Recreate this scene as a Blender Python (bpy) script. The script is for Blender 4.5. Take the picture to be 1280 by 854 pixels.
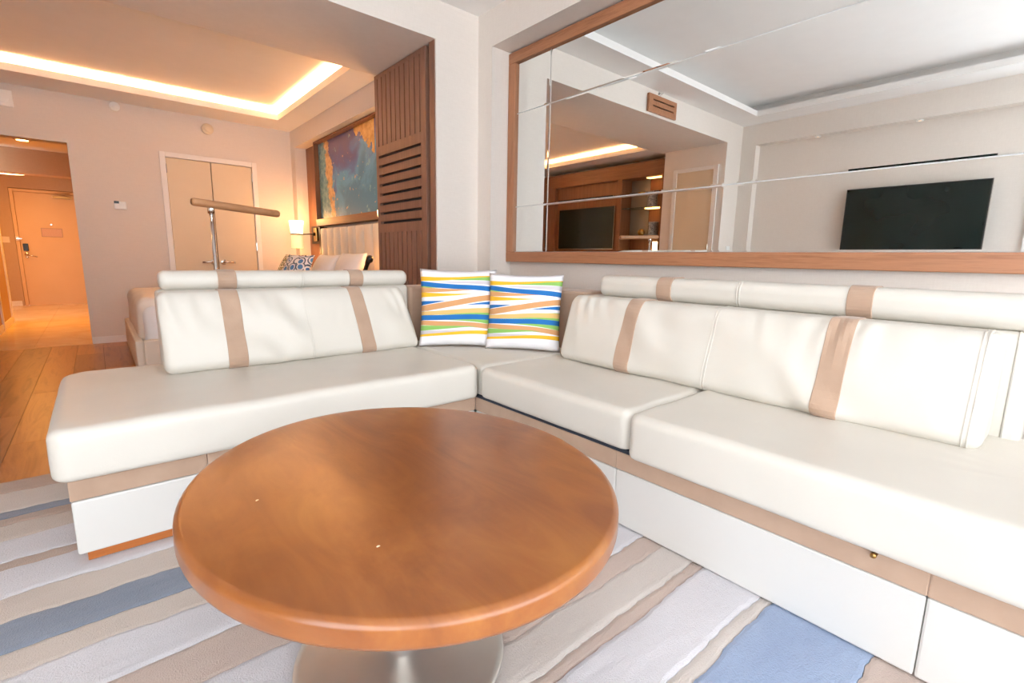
import bpy, bmesh, math, random
from mathutils import Vector, Matrix, noise
random.seed(7)
sc = bpy.context.scene
for o in list(bpy.data.objects): bpy.data.objects.remove(o)
COL = sc.collection
PI = math.pi

# ---------------------------------------------------------------- camera
CAM_H = 1.0
yaw, pitch, roll = [math.radians(a) for a in (40.574, 9.675, 1.040)]
fwd = Vector((math.sin(yaw)*math.cos(pitch), math.cos(yaw)*math.cos(pitch), -math.sin(pitch)))
rgt = Vector((math.cos(yaw), -math.sin(yaw), 0)); upv = rgt.cross(fwd)
r_ = rgt*math.cos(roll)+upv*math.sin(roll); u_ = -rgt*math.sin(roll)+upv*math.cos(roll)
cam_d = bpy.data.cameras.new('camera'); cam = bpy.data.objects.new('camera', cam_d); COL.objects.link(cam)
cam_d.sensor_width = 36; cam_d.sensor_fit = 'HORIZONTAL'; cam_d.lens = 604.06/1280*36
cam_d.clip_start = .02; cam_d.clip_end = 100
Mx = Matrix((r_, u_, -fwd)).transposed().to_4x4(); Mx.translation = (0, 0, CAM_H)
cam.matrix_world = Mx
sc.camera = cam

# ---------------------------------------------------------------- world and exposure
W = bpy.data.worlds.new('daylight'); sc.world = W; W.use_nodes = True
bg = W.node_tree.nodes['Background']
bg.inputs[0].default_value = (.90, .95, 1.0, 1); bg.inputs[1].default_value = 5.4
sc.view_settings.view_transform = 'Standard'; sc.view_settings.look = 'None'
sc.view_settings.gamma = 1; sc.view_settings.use_curve_mapping = False
sc.view_settings.exposure = 0.4
COVE_STRENGTH = 220.0
HALL_STRENGTH = 22.0
sc.cycles.max_bounces = 10; sc.cycles.diffuse_bounces = 6; sc.cycles.glossy_bounces = 6
sc.cycles.caustics_reflective = False; sc.cycles.caustics_refractive = False
sc.cycles.sample_clamp_indirect = 8

# ---------------------------------------------------------------- materials
def lin(h):
    h = h.lstrip('#'); c = [int(h[i:i+2], 16)/255 for i in (0, 2, 4)]
    return tuple(x/12.92 if x <= .04045 else ((x+.055)/1.055)**2.4 for x in c)+(1,)
class NT:
    def __init__(s, name):
        s.m = bpy.data.materials.new(name); s.m.use_nodes = True
        s.t = s.m.node_tree; s.b = s.t.nodes['Principled BSDF']; s.out = s.t.nodes['Material Output']
    def n(s, typ, **kw):
        d = s.t.nodes.new(typ)
        for k, v in kw.items():
            if k.startswith('i_'):
                key = k[2:]; key = int(key) if key.isdigit() else key.replace('_', ' ')
                d.inputs[key].default_value = v
            else: setattr(d, k, v)
        return d
    def l(s, a, b): s.t.links.new(a, b)
    def math(s, op, a, b=None, c=None, clamp=False):
        d = s.t.nodes.new('ShaderNodeMath'); d.operation = op; d.use_clamp = clamp
        for i, v in enumerate((a, b, c)):
            if v is None: continue
            if isinstance(v, (int, float)): d.inputs[i].default_value = v
            else: s.l(v, d.inputs[i])
        return d.outputs[0]
    def mix(s, fac, a, b):
        d = s.t.nodes.new('ShaderNodeMix'); d.data_type = 'RGBA'
        for sock, v in ((d.inputs[0], fac), (d.inputs[6], a), (d.inputs[7], b)):
            if hasattr(v, 'links'): s.l(v, sock)
            else: sock.default_value = v
        return d.outputs[2]
    def ramp(s, fac, stops, interp='LINEAR'):
        d = s.t.nodes.new('ShaderNodeValToRGB'); d.color_ramp.interpolation = interp
        e = d.color_ramp.elements
        while len(e) < len(stops): e.new(.5)
        for el, (p, c) in zip(e, stops): el.position = p; el.color = c
        s.l(fac, d.inputs[0]); return d.outputs[0]
    def coords(s, scale=(1, 1, 1), kind='Object', rot=(0, 0, 0)):
        tc = s.t.nodes.new('ShaderNodeTexCoord'); mp = s.t.nodes.new('ShaderNodeMapping')
        mp.inputs['Scale'].default_value = scale; mp.inputs['Rotation'].default_value = rot
        s.l(tc.outputs[kind], mp.inputs[0]); return mp.outputs[0]
    def noise(s, vec, scale, detail=3, rough=.5, dist=0):
        d = s.t.nodes.new('ShaderNodeTexNoise'); d.inputs['Scale'].default_value = scale
        d.inputs['Detail'].default_value = detail; d.inputs['Roughness'].default_value = rough
        d.inputs['Distortion'].default_value = dist
        s.l(vec, d.inputs['Vector']); return d.outputs[0]
    def bump(s, h, strength=.2, dist=.01):
        d = s.t.nodes.new('ShaderNodeBump'); d.inputs['Strength'].default_value = strength
        d.inputs['Distance'].default_value = dist; s.l(h, d.inputs['Height']); s.l(d.outputs[0], s.b.inputs['Normal'])
    def set(s, col=None, rough=None, metal=None, coat=None, spec=None, sheen=None):
        if col is not None:
            if hasattr(col, 'links'): s.l(col, s.b.inputs['Base Color'])
            else: s.b.inputs['Base Color'].default_value = col
        for k, v in (('Roughness', rough), ('Metallic', metal), ('Coat Weight', coat), ('Specular IOR Level', spec), ('Sheen Weight', sheen)):
            if v is not None: s.b.inputs[k].default_value = v
        return s.m
def mottled(name, c1, c2, scale, rough, bump=0, bscale=None, stretch=(1, 1, 1), metal=0, detail=3, spec=None, sheen=None, coat=None, bdist=.004):
    t = NT(name); v = t.coords(stretch)
    f = t.noise(v, scale, detail)
    t.set(t.mix(f, lin(c1), lin(c2)), rough, metal, coat, spec, sheen)
    if bump: t.bump(t.noise(v, bscale or scale*4, 4), bump, bdist)
    return t.m
def wood(name, c1, c2, axis, scale=14, rough=.4, coat=0, c3=None, warp=1.2):
    t = NT(name); st = [1, 1, 1]; st['xyz'.index(axis)] = .06
    v = t.coords(tuple(st))
    f = t.noise(v, scale, 5, .6, warp); g = t.noise(v, scale*7, 3, .6, .4)
    h = t.math('MULTIPLY_ADD', g, .35, t.math('MULTIPLY', f, .65))
    stops = [(.32, lin(c1)), (.68, lin(c2))] if not c3 else [(.3, lin(c1)), (.5, lin(c2)), (.7, lin(c3))]
    t.set(t.ramp(h, stops), rough, coat=coat); t.bump(h, .08, .002)
    return t.m
def emit(name, col, strength, base='#fff4e0'):
    t = NT(name); f = t.noise(t.coords(), 3, 1)
    t.set(lin(base), .5)
    t.b.inputs['Emission Color'].default_value = lin(col)
    t.l(t.math('MULTIPLY_ADD', f, strength*.06, strength*.97), t.b.inputs['Emission Strength'])
    return t.m
def wallpaper(name, c1, c2):
    t = NT(name)
    a = t.noise(t.coords((1, 1, .12)), 160, 2); b = t.noise(t.coords((.12, .12, 1)), 160, 2)
    h = t.math('MULTIPLY', t.math('ADD', a, b), .5)
    t.set(t.mix(h, lin(c1), lin(c2)), .75); t.bump(h, .12, .003); return t.m

M = {}
M['wall'] = wallpaper('woven_wallpaper', '#ddd4cb', '#ebe3db')
M['wall_bed'] = wallpaper('bedroom_wallpaper', '#d8cec6', '#e6ddd5')
M['plaster'] = mottled('ceiling_plaster', '#eeecea', '#f4f2f0', 6, .85, .03, 90)
M['white_trim'] = mottled('white_trim_paint', '#e9e6e3', '#f1eeec', 5, .45, .02, 60)
M['door_paint'] = mottled('cream_door_paint', '#d9c6aa', '#e2d0b5', 3, .5, .02, 40)
M['hall_paint'] = mottled('warm_hall_door_paint', '#d8b27e', '#dfba88', 3, .5, .02, 40)
M['wall_hall'] = wallpaper('hall_wallpaper', '#b99a78', '#c8aa88')
M['leather'] = mottled('white_leather', '#d0cbc1', '#d7d2c9', 5, .42, .10, 220, bdist=.002)
M['leather_base'] = mottled('white_leather_base', '#cfcdc9', '#d5d3cf', 3, .5, .08, 260, bdist=.002)
M['suede'] = mottled('tan_suede', '#a88b76', '#bca08a', 12, .9, .15, 300, sheen=.3, bdist=.002)
M['webbing'] = mottled('dark_webbing', '#2a2f3a', '#363c48', 30, .9, .2, 200)
M['table_wood'] = None
M['frame_wood'] = wood('mirror_frame_wood', '#8a5638', '#b27b58', 'y', 18, .42, c3='#9c6a4c')
M['frame_wood_z'] = wood('mirror_frame_wood_upright', '#8a5638', '#b27b58', 'z', 18, .42, c3='#9c6a4c')
M['panel_wood'] = wood('walnut_panel_wood', '#785646', '#916b59', 'z', 20, .5)
M['cab_wood'] = wood('walnut_cabinet_wood', '#74492f', '#8f6242', 'z', 16, .45)
M['cab_wood_y'] = wood('walnut_cabinet_wood_long', '#74492f', '#8f6242', 'y', 16, .45)
M['plinth'] = wood('cherry_plinth_wood', '#a55a24', '#bf7233', 'x', 16, .4)
M['slot'] = mottled('dark_slot_backing', '#2c2c30', '#3a3a3f', 20, .9)
M['steel'] = mottled('brushed_steel', '#b8b2ac', '#c8c3bd', 40, .42, .04, 300, (1, 1, .05), metal=.6)
M['polished'] = mottled('polished_steel', '#cbc6c0', '#d6d2cc', 14, .3, metal=.8)
M['chrome'] = mottled('chrome', '#d8d6d2', '#e4e2df', 10, .12, metal=1)
M['brass'] = mottled('aged_brass', '#a9804a', '#c29a5e', 20, .3, metal=1)
M['bronze'] = mottled('dark_bronze', '#2f2520', '#40332b', 20, .4, metal=.7)
M['black'] = mottled('black_plastic', '#121417', '#1a1d21', 30, .35)
M['white_plastic'] = mottled('white_plastic', '#ececea', '#f4f4f2', 10, .4)
M['cream_plastic'] = mottled('cream_plastic', '#e0cfb4', '#e8d9c0', 10, .4)
M['sheet'] = mottled('white_cotton', '#eeedef', '#f6f5f6', 8, .85, .15, 40)
M['coverlet'] = mottled('bed_coverlet', '#eadfd4', '#f0e8df', 10, .85, .1, 120)
M['headboard'] = mottled('cream_leather', '#e6dac8', '#eee4d6', 6, .5, .08, 200, bdist=.002)
M['marble'] = None
def table_mat():
    t = NT('cherry_table_veneer')
    v = t.coords((1, .35, 1), rot=(0, 0, .6)); f = t.noise(v, 6, 5, .6, 2.2); g = t.noise(t.coords((1, .05, 1), rot=(0, 0, .6)), 60, 3)
    k = t.noise(t.coords(), 3.2, 2)
    h = t.math('MULTIPLY_ADD', g, .07, t.math('MULTIPLY_ADD', k, .5, t.math('MULTIPLY', f, .43)))
    t.set(t.ramp(h, [(.36, lin('#79421b')), (.52, lin('#945726')), (.66, lin('#a66a31'))]), 0.3, coat=.4)
    t.b.inputs['Coat Roughness'].default_value = .2
    return t.m
M['table_wood'] = table_mat()
def marble():
    t = NT('polished_hall_marble'); v = t.coords()
    f = t.noise(v, 2.2, 6, .6, 1.0)
    t.set(t.ramp(f, [(.3, lin('#d8b98e')), (.6, lin('#e8d0a8')), (.75, lin('#d9bd95'))]), .12); return t.m
M['marble'] = marble()
def plank_mat(i):
    c = [('#8f5a36', '#b57c4e', '#a26a41'), ('#99623b', '#bd8656', '#a87146'), ('#7d5136', '#a3714c', '#8f5f40')][i]
    t = NT('oak_plank_%s' % ('warm', 'honey', 'dark')[i])
    oi = t.n('ShaderNodeObjectInfo'); tc = t.n('ShaderNodeTexCoord')
    ad = t.n('ShaderNodeVectorMath', operation='MULTIPLY_ADD'); t.l(tc.outputs['Object'], ad.inputs[0])
    ad.inputs[1].default_value = (1, .09, 1)
    cm = t.n('ShaderNodeCombineXYZ'); t.l(t.math('MULTIPLY', oi.outputs['Random'], 40), cm.inputs[1]); t.l(cm.outputs[0], ad.inputs[2])
    f = t.noise(ad.outputs[0], 12, 6, .65, 1.6)
    t.set(t.ramp(f, [(.3, lin(c[0])), (.52, lin(c[1])), (.72, lin(c[2]))]), .32); t.bump(f, .06, .002); return t.m
PL = [plank_mat(i) for i in range(3)]
def rug_mat(name, c1, c2, sp=None):
    t = NT(name)
    a = t.noise(t.coords((.35, 1, 1)), 9, 4, .6); b = t.noise(t.coords(), 260, 2)
    c = t.mix(a, lin(c1), lin(c2))
    t.set(c, .95, sheen=.2); h = t.math('MULTIPLY_ADD', b, .6, t.math('MULTIPLY', t.noise(t.coords((.3, 1, 1)), 30, 3), .8))
    t.bump(t.math('MULTIPLY_ADD', t.noise(t.coords((.5, 1, 1)), 14, 4), 1.2, h), .6, .007); return t.m
RUG = dict(tan=rug_mat('rug_pile_tan', '#a69184', '#b9a699'), beige=rug_mat('rug_pile_beige', '#b9aca2', '#c9bdb4'),
           grey=rug_mat('rug_pile_oat', '#bdb4ae', '#ccc4be'), white=rug_mat('rug_pile_pale', '#c3c1c6', '#d2d0d5'),
           blue=rug_mat('rug_pile_blue', '#8093b4', '#9fafc9'), slate=rug_mat('rug_pile_slate', '#6c7586', '#8f97a6'), pink=rug_mat('rug_pile_rose_beige', '#b5a298', '#c4b3a9'))

# ---------------------------------------------------------------- mesh helpers
class MB:
    def __init__(s): s.v = []; s.f = []; s.uv = None
    def box(s, x0, x1, y0, y1, z0, z1):
        b = len(s.v)
        s.v += [(x, y, z) for z in (z0, z1) for y in (y0, y1) for x in (x0, x1)]
        s.f += [tuple(b+i for i in q) for q in ((0, 2, 3, 1), (4, 5, 7, 6), (0, 1, 5, 4), (2, 6, 7, 3), (0, 4, 6, 2), (1, 3, 7, 5))]
        return s
    def rings(s, rings, cap=True):
        b = len(s.v); n = len(rings[0])
        for r in rings: s.v += [tuple(p) for p in r]
        for i in range(len(rings)-1):
            for j in range(n):
                k = (j+1) % n
                s.f.append((b+i*n+j, b+i*n+k, b+(i+1)*n+k, b+(i+1)*n+j))
        if cap:
            s.f.append(tuple(b+j for j in reversed(range(n)))); o = b+(len(rings)-1)*n
            s.f.append(tuple(o+j for j in range(n)))
        return s
    def lathe(s, prof, c=(0, 0, 0), n=40, sx=1, sy=1, cap=True):
        return s.rings([[(c[0]+r*sx*math.cos(2*PI*j/n), c[1]+r*sy*math.sin(2*PI*j/n), c[2]+z) for j in range(n)] for r, z in prof], cap)
    def tube(s, pts, r, n=12, cap=True):
        pts = [Vector(p) for p in pts]; rr = []
        for i, p in enumerate(pts):
            d = (pts[min(i+1, len(pts)-1)]-pts[max(i-1, 0)]).normalized()
            a = d.cross(Vector((0, 0, 1)) if abs(d.z) < .9 else Vector((1, 0, 0))).normalized(); b = d.cross(a)
            q = r[i] if isinstance(r, (list, tuple)) else r
            rr.append([p+a*q*math.cos(2*PI*j/n)+b*q*math.sin(2*PI*j/n) for j in range(n)])
        return s.rings(rr, cap)
    def disc(s, c, axis, r, h, n=28, bev=.15):
        a = Vector(axis).normalized(); c = Vector(c)
        return s.tube([c, c+a*h*(1-bev), c+a*h], [r, r, r*(1-bev*.4)], n)
def wl(o):
    return Vector(o.get('_b', (0, 0, 0))) if o else Vector((0, 0, 0))
def obj(name, mb, mat, parent=None, base=None, smooth=False, bevel=0, auto=True):
    """one mesh object; verts are given in world space"""
    B = wl(parent) if parent else Vector(base or (0, 0, 0))
    me = bpy.data.meshes.new(name)
    me.from_pydata([tuple(Vector(v)-B) for v in mb.v], [], mb.f)
    bm = bmesh.new(); bm.from_mesh(me); bmesh.ops.recalc_face_normals(bm, faces=bm.faces); bm.to_mesh(me); bm.free()
    if mb.uv:
        ul = me.uv_layers.new(name='uv')
        for lp in me.loops: ul.data[lp.index].uv = mb.uv[lp.vertex_index]
    me.materials.append(M[mat] if isinstance(mat, str) else mat)
    if smooth: me.shade_smooth()
    o = bpy.data.objects.new(name, me); COL.objects.link(o)
    o['_b'] = tuple(B)
    if parent: o.parent = parent
    else: o.location = B
    if bevel:
        m = o.modifiers.new('bevel', 'BEVEL'); m.width = bevel; m.segments = 2; m.limit_method = 'ANGLE'
    return o
def tag(o, label, cat, group=None):
    o['label'] = label; o['category'] = cat
    if group: o['group'] = group
    return o
def thing(name, label, cat, loc, group=None):
    o = bpy.data.objects.new(name, None); COL.objects.link(o); o.location = loc; o['_b'] = tuple(loc); o.empty_display_size = .1
    return tag(o, label, cat, group)
def struct(name, mb, mat, **kw):
    o = obj(name, mb, mat, **kw); o['kind'] = 'structure'; return o
def bx(*a): return MB().box(*a)
def rrect(d, h, r, n=6):
    r = max(min(r, d/2-1e-4, h/2-1e-4), 1e-4); pts = []
    for cx, cy, a0 in ((d-r, r, -PI/2), (d-r, h-r, 0), (r, h-r, PI/2), (r, r, PI)):
        for k in range(n+1):
            a = a0+PI/2*k/n; pts.append((cx+r*math.cos(a), cy+r*math.sin(a)))
    # subdivide straight runs so displacement shows
    out = []
    for i, p in enumerate(pts):
        q = pts[(i+1) % len(pts)]; out.append(p)
        if i % (n+1) == n:
            m = 10
            for k in range(1, m): out.append((p[0]+(q[0]-p[0])*k/m, p[1]+(q[1]-p[1])*k/m))
    return out
def loft(L, d, h, r, mp, end_r=.03, step=.018, grow=0, disp=None, square=False):
    """soft bar of length L with rounded-rect section d x h; mp(s,a,b)->world"""
    st = []
    if square: st = [(0, .002), (.002, 0)]+[(L*k/6, 0) for k in range(1, 6)]+[(L-.002, 0), (L, .002)]
    else:
        for k in range(6): a = PI/2*k/6; st.append((end_r*(1-math.sin(a)) if False else end_r*(1-math.cos(a)), end_r*(1-math.sin(a))))
        n = max(2, int((L-2*end_r)/step))
        st += [(end_r+(L-2*end_r)*k/n, 0) for k in range(n+1)]
        for k in range(5, -1, -1): a = PI/2*k/6; st.append((L-end_r*(1-math.cos(a)), end_r*(1-math.sin(a))))
    rings = []
    for s_, i in st:
        pr = rrect(d+2*grow-2*i, h+2*grow-2*i, r+grow-i)
        ring = []
        for (a, b) in pr:
            a += i-grow; b += i-grow
            if disp:
                da, db = disp(s_, a, b); a += da; b += db
            ring.append(mp(s_, a, b))
        rings.append(ring)
    return MB().rings(rings)
def rslab(x0, x1, y0, y1, z0, z1, R, r, disp=None, n=8, nr=14):
    """rounded seat slab: plan corners R=(x0y0,x1y0,x1y1,x0y1), edge radius r, top with concentric rings so it can sag"""
    def outline(i):
        pts = []
        for (cx, cy, a0, rad, sx, sy) in ((x1, y0, -PI/2, R[1], -1, 1), (x1, y1, 0, R[2], -1, -1), (x0, y1, PI/2, R[3], 1, -1), (x0, y0, PI, R[0], 1, 1)):
            rad_ = max(rad-i, .004); k0 = rad_+i
            for k in range(n+1):
                a = a0+PI/2*k/n; pts.append((cx+sx*k0+rad_*math.cos(a), cy+sy*k0+rad_*math.sin(a)))
        out = []
        for i_, p in enumerate(pts):
            q = pts[(i_+1) % len(pts)]; out.append(p)
            if i_ % (n+1) == n:
                for k in range(1, 24): out.append((p[0]+(q[0]-p[0])*k/24, p[1]+(q[1]-p[1])*k/24))
        return out
    rings = []
    for k in range(5): a = PI/2*k/4; rings.append([(x, y, z0+r*.6*(1-math.sin(a))) for x, y in outline(r*.6*(1-math.cos(a)))][:]) if False else rings.append([(x, y, z0+r*.6*(1-math.cos(a))) for x, y in outline(r*.6*(1-math.sin(a)))])
    for k in range(1, 6): z = z0+r*.6+(z1-r-z0-r*.6)*k/6; rings.append([(x, y, z) for x, y in outline(0)])
    for k in range(7): a = PI/2*k/6; rings.append([(x, y, z1-r+r*math.sin(a)) for x, y in outline(r*(1-math.cos(a)))])
    cx, cy = (x0+x1)/2, (y0+y1)/2; last = rings[-1]
    for k in range(1, nr): f = 1-k/nr; rings.append([(cx+(x-cx)*f, cy+(y-cy)*f, z) for x, y, z in last])
    if disp: rings = [[disp(*p) for p in r_] for r_ in rings]
    return MB().rings(rings)
def nz(x, y, z, s): return noise.noise(Vector((x*s, y*s, z*s)))

def lamp(nm, loc, size, power, col, spread=180):
    L_ = bpy.data.lights.new(nm, 'AREA'); L_.shape = 'DISK'; L_.size = size; L_.energy = power; L_.color = lin(col)[:3]
    o_ = bpy.data.objects.new(nm, L_); COL.objects.link(o_); o_.location = loc; L_.spread = math.radians(spread); return o_

# ================================================================ STRUCTURE
YP, MW, MG = 3.25, 2.391, 2.57        # partition face, mirror wall face, mirror glass plane
TVX, YW, XH = -1.672, 6.95, 2.084     # tv wall, closet wall, headboard wall
ZS, ZB, ZSB = 2.806, 2.547, 2.575     # living soffit, bulkhead bottom, bedroom soffit
YB = -2.5                             # window wall
YE = 4.22                             # far face of the bulkhead
ZT = 3.0
struct('floor', bx(-2.2, 2.9, YB-.3, YW+.2, -.2, -.02), 'webbing')
# rug stripes and planks come later, on top of this slab
# living ceiling: soffit border, tray
TX0, TX1, TY0, TY1 = -1.31, 2.03, YB+.36, 2.93
mb = MB(); mb.box(TVX-.2, TX0, YB-.2, YP, ZS, ZS+.05); mb.box(TX1, MW+.4, YB-.2, YP, ZS, ZS+.05)
mb.box(TX0, TX1, YB-.2, TY0, ZS, ZS+.05); mb.box(TX0, TX1, TY1, YP, ZS, ZS+.05)
lip = .02
for a in ((TX0, TX0+lip, TY0, TY1), (TX1-lip, TX1, TY0, TY1), (TX0, TX1, TY0, TY0+lip), (TX0, TX1, TY1-lip, TY1)): mb.box(*a, ZS-.004, ZS+.06)
ceil = struct('ceiling', mb, 'plaster')
obj('tray_panel', bx(TVX-.2, MW+.4, YB-.2, YP, ZS+.16, ZS+.2), 'plaster', ceil)
obj('tray_side', MB().box(TX0-.16, TX0-.14, TY0-.16, TY1+.16, ZS+.05, ZS+.16).box(TX1+.14, TX1+.16, TY0-.16, TY1+.16, ZS+.05, ZS+.16).box(TX0-.16, TX1+.16, TY0-.16, TY0-.14, ZS+.05, ZS+.16).box(TX0-.16, TX1+.16, TY1+.14, TY1+.16, ZS+.05, ZS+.16), 'plaster', ceil)
# mirror wall with its recess
NY0, NY1, NZ1 = -2.3, 3.079, 2.551
mb = MB(); mb.box(MW, MW+.35, NY1, YE, 0, ZT); mb.box(MW, MW+.35, YB-.2, NY0, 0, ZS+.05)
mb.box(MW, MW+.35, NY0, NY1, NZ1, ZS+.05); mb.box(MG+.03, MW+.35, NY0, NY1, 0, NZ1)
struct('wall_right', mb, 'wall')
# partition and bulkhead between living room and bedroom
mb = MB(); mb.box(2.011, MW, YP, YP+.012, 0, ZB); mb.box(2.095, MW, YP+.012, YE, 0, ZB)
mb.box(TVX, MW, YP, YE, ZB, ZT); mb.box(TVX-.3, -1.271, YP, YE-.06, 0, ZB)
struct('wall_partition', mb, 'wall')
# tv wall with shallow recess
RY0, RY1, RZ1, RD = .46, 3.06, 2.55, .13
V0, V1, VZ0, VZ1 = -2.2, .44, .06, 2.5    # tall window in the same wall, nearer the camera than the television
mb = MB(); mb.box(TVX-.3, TVX, RY1, YP, 0, ZS+.05); mb.box(TVX-.3, TVX, YB-.2, V0, 0, ZS+.05)
mb.box(TVX-.3, TVX, V0, RY1, RZ1, ZS+.05); mb.box(TVX-.3, TVX-RD, V1, RY1, 0, RZ1)
mb.box(TVX-.3, TVX-RD, V0, V1, 0, VZ0); mb.box(TVX-.3, TVX-RD, V0, V1, VZ1, RZ1)
struct('wall_television', mb, 'wall')
# window wall behind the camera
WX0, WX1, WZ0, WZ1 = -1.6, 2.34, .06, 2.72
mb = MB(); mb.box(TVX, WX0, YB-.2, YB, 0, ZS); mb.box(WX1, MW+.35, YB-.2, YB, 0, ZS); mb.box(WX0, WX1, YB-.2, YB, 0, WZ0); mb.box(WX0, WX1, YB-.2, YB, WZ1, ZS)
struct('wall_window', mb, 'wall')
gl = NT('window_glass'); tr = gl.n('ShaderNodeBsdfTransparent'); gs = gl.n('ShaderNodeBsdfGlossy', i_Roughness=.02); mx = gl.n('ShaderNodeMixShader', i_0=.06)
gl.l(tr.outputs[0], mx.inputs[1]); gl.l(gs.outputs[0], mx.inputs[2]); gl.l(mx.outputs[0], gl.out.inputs[0])
mb = MB()
for k in range(4):
    x = WX0+(WX1-WX0-.05)*k/3; mb.box(x, x+.05, YB-.13, YB-.07, WZ0, WZ1)
mb.box(WX0, WX1, YB-.13, YB-.07, WZ0, WZ0+.05).box(WX0, WX1, YB-.13, YB-.07, WZ1-.05, WZ1)
win = struct('window_1', mb, 'white_trim')
for k in range(3):
    x = WX0+(WX1-WX0-.05)*k/3
    obj('pane', bx(x+.05, x+(WX1-WX0-.05)/3, YB-.102, YB-.098, WZ0+.05, WZ1-.05), gl.m, win)
mb = MB(); fx0, fx1 = TVX-.2, TVX-.10
for k in range(3):
    y = V0+(V1-V0-.05)*k/2; mb.box(fx0, fx1, y, y+.05, VZ0, VZ1)
mb.box(fx0, fx1, V0, V1, VZ0, VZ0+.05).box(fx0, fx1, V0, V1, VZ1-.05, VZ1)
win2 = struct('window_2', mb, 'white_trim')
for k in range(2):
    y = V0+(V1-V0-.05)*k/2
    obj('pane', bx((fx0+fx1)/2-.002, (fx0+fx1)/2+.002, y+.05, y+(V1-V0-.05)/2, VZ0+.05, VZ1-.05), gl.m, win2)
# closet wall of the bedroom
OX0, OX1, OZ = -.95, -.105, 2.095
CX0, CX1, CZ = .662, 1.659, 2.13
mb = MB(); mb.box(-1.7, OX0, YW, YW+.15, 0, ZT); mb.box(OX1, CX0+.05, YW, YW+.15, 0, ZT); mb.box(CX1-.05, 2.5, YW, YW+.15, 0, ZT)
mb.box(OX0, OX1, YW, YW+.15, OZ, ZT); mb.box(CX0+.05, CX1-.05, YW, YW+.15, CZ-.05, ZT)
mb.box(CX0, CX1, YW+.12, YW+.15, 0, CZ)
struct('wall_closet', mb, 'wall_bed')
struct('baseboard_closet', MB().box(OX1, CX0, YW-.012, YW, 0, .075).box(CX1, XH, YW-.012, YW, 0, .075), 'white_trim', bevel=.003)
# headboard wall with recess
HY0, HY1, HZ1, HD = 4.225, 6.79, 2.36, .16
mb = MB(); mb.box(XH, XH+.5, HY1, YW, 0, ZT); mb.box(XH, XH+.5, HY0, HY1, HZ1, ZT); mb.box(XH+HD, XH+.5, HY0, HY1, 0, HZ1); mb.box(XH, XH+.5, YE, HY0, 0, ZT)
struct('wall_headboard', mb, 'wall_bed')
struct('wall_bedroom', bx(-1.9, -1.62, YE-.06, YW, 0, ZT), 'wall_bed')
# bedroom ceiling: soffit border, lip, lit tray
BX0, BX1, BY0, BY1 = -1.05, 1.83, YE, 6.47
mb = MB(); mb.box(-1.9, BX0, YE, YW, ZSB, ZSB+.02); mb.box(BX1, 2.5, YE, YW, ZSB, ZSB+.02); mb.box(BX0, BX1, BY1, YW, ZSB, ZSB+.02)
for a in ((BX0, BX0+.02, BY0, BY1), (BX1-.02, BX1, BY0, BY1), (BX0, BX1, BY1-.02, BY1)): mb.box(*a, ZSB-.002, ZSB+.064)
cb = struct('ceiling_bedroom', mb, 'plaster')
obj('tray_panel', bx(-1.9, 2.5, YE, YW, ZSB+.125, ZSB+.2), 'plaster', cb)
obj('tray_side', MB().box(BX0-.17, BX0-.15, BY0, BY1+.17, ZSB+.02, ZSB+.125).box(BX1+.15, BX1+.17, BY0, BY1+.17, ZSB+.02, ZSB+.125).box(BX0-.17, BX1+.17, BY1+.15, BY1+.17, ZSB+.02, ZSB+.125), 'plaster', cb)
M['cove'] = emit('cove_strip_glow', '#ffb878', COVE_STRENGTH)
for nm, a in (('far closet wall', (BX0, BX1, BY1+.03, BY1+.07)), ('headboard wall', (BX1+.03, BX1+.07, BY0, BY1)), ('wardrobe unit side', (BX0-.07, BX0-.03, BY0, BY1))):
    tag(obj('cove_light_strip', bx(*a, ZSB+.021, ZSB+.034), 'cove', base=(a[0], a[2], ZSB+.02)), 'warm glowing light strip in the bedroom ceiling cove along the %s' % nm, 'strip light', 'bedroom cove lights')
# entrance hall
HE = 12.51; HC = 2.42
struct('floor_hall', bx(-1.9, .1, YW, HE+.2, -.2, -.015), 'marble')
mb = MB(); mb.box(-1.2, OX0, YW+.15, 9.65, 0, HC); mb.box(-1.75, -1.6, 9.65, HE, 0, HC)
struct('wall_hall_left', mb, 'wall_hall')
struct('wall_hall_right', bx(OX1, OX1+.12, YW+.15, HE, 0, HC), 'wall_hall')
struct('wall_entrance', MB().box(-1.75, -1.05, HE, HE+.15, 0, HC).box(-1.05, OX1, HE, HE+.15, 2.09, HC).box(-1.05, OX1, HE+.1, HE+.15, 0, 2.09), 'wall_hall')
struct('ceiling_hall', MB().box(-1.75, OX1, YW+.15, HE, HC, HC+.1), 'plaster')
struct('trim_3', bx(-1.75, OX1, 9.98, 10.25, 2.085, HC-.001), 'wall_hall')
struct('baseboard_hall', MB().box(OX0, OX0+.012, YW+.15, 9.66, 0, .09).box(-1.2, OX0+.012, 9.65, 9.662, 0, .09).box(-1.6, -1.08, HE-.012, HE, 0, .09), 'white_trim', bevel=.003)
struct('trim_1', MB().box(OX0-.001, OX0+.02, 9.5, 9.57, 0, 2.05).box(OX0-.001, OX0+.02, 8.6, 8.67, 0, 2.05).box(OX0-.001, OX0+.02, 8.6, 9.57, 2.05, 2.12), 'white_trim', bevel=.004)
# hall floor tiles
hf = bpy.data.objects['floor_hall']
ty = YW+.15
mt = None
for i, x in enumerate((-1.58, -.8, -.02)):
    pass
for j in range(9):
    for i in range(3):
        x0 = -1.6+.515*i; y0 = YW+.01+.62*j
        if y0 > HE: continue
        obj('tile', bx(x0+.0008, min(x0+.515, OX1)-.0008, y0+.0008, min(y0+.62, HE+.008)-.0008, -.015, 0), 'marble', hf)

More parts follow.
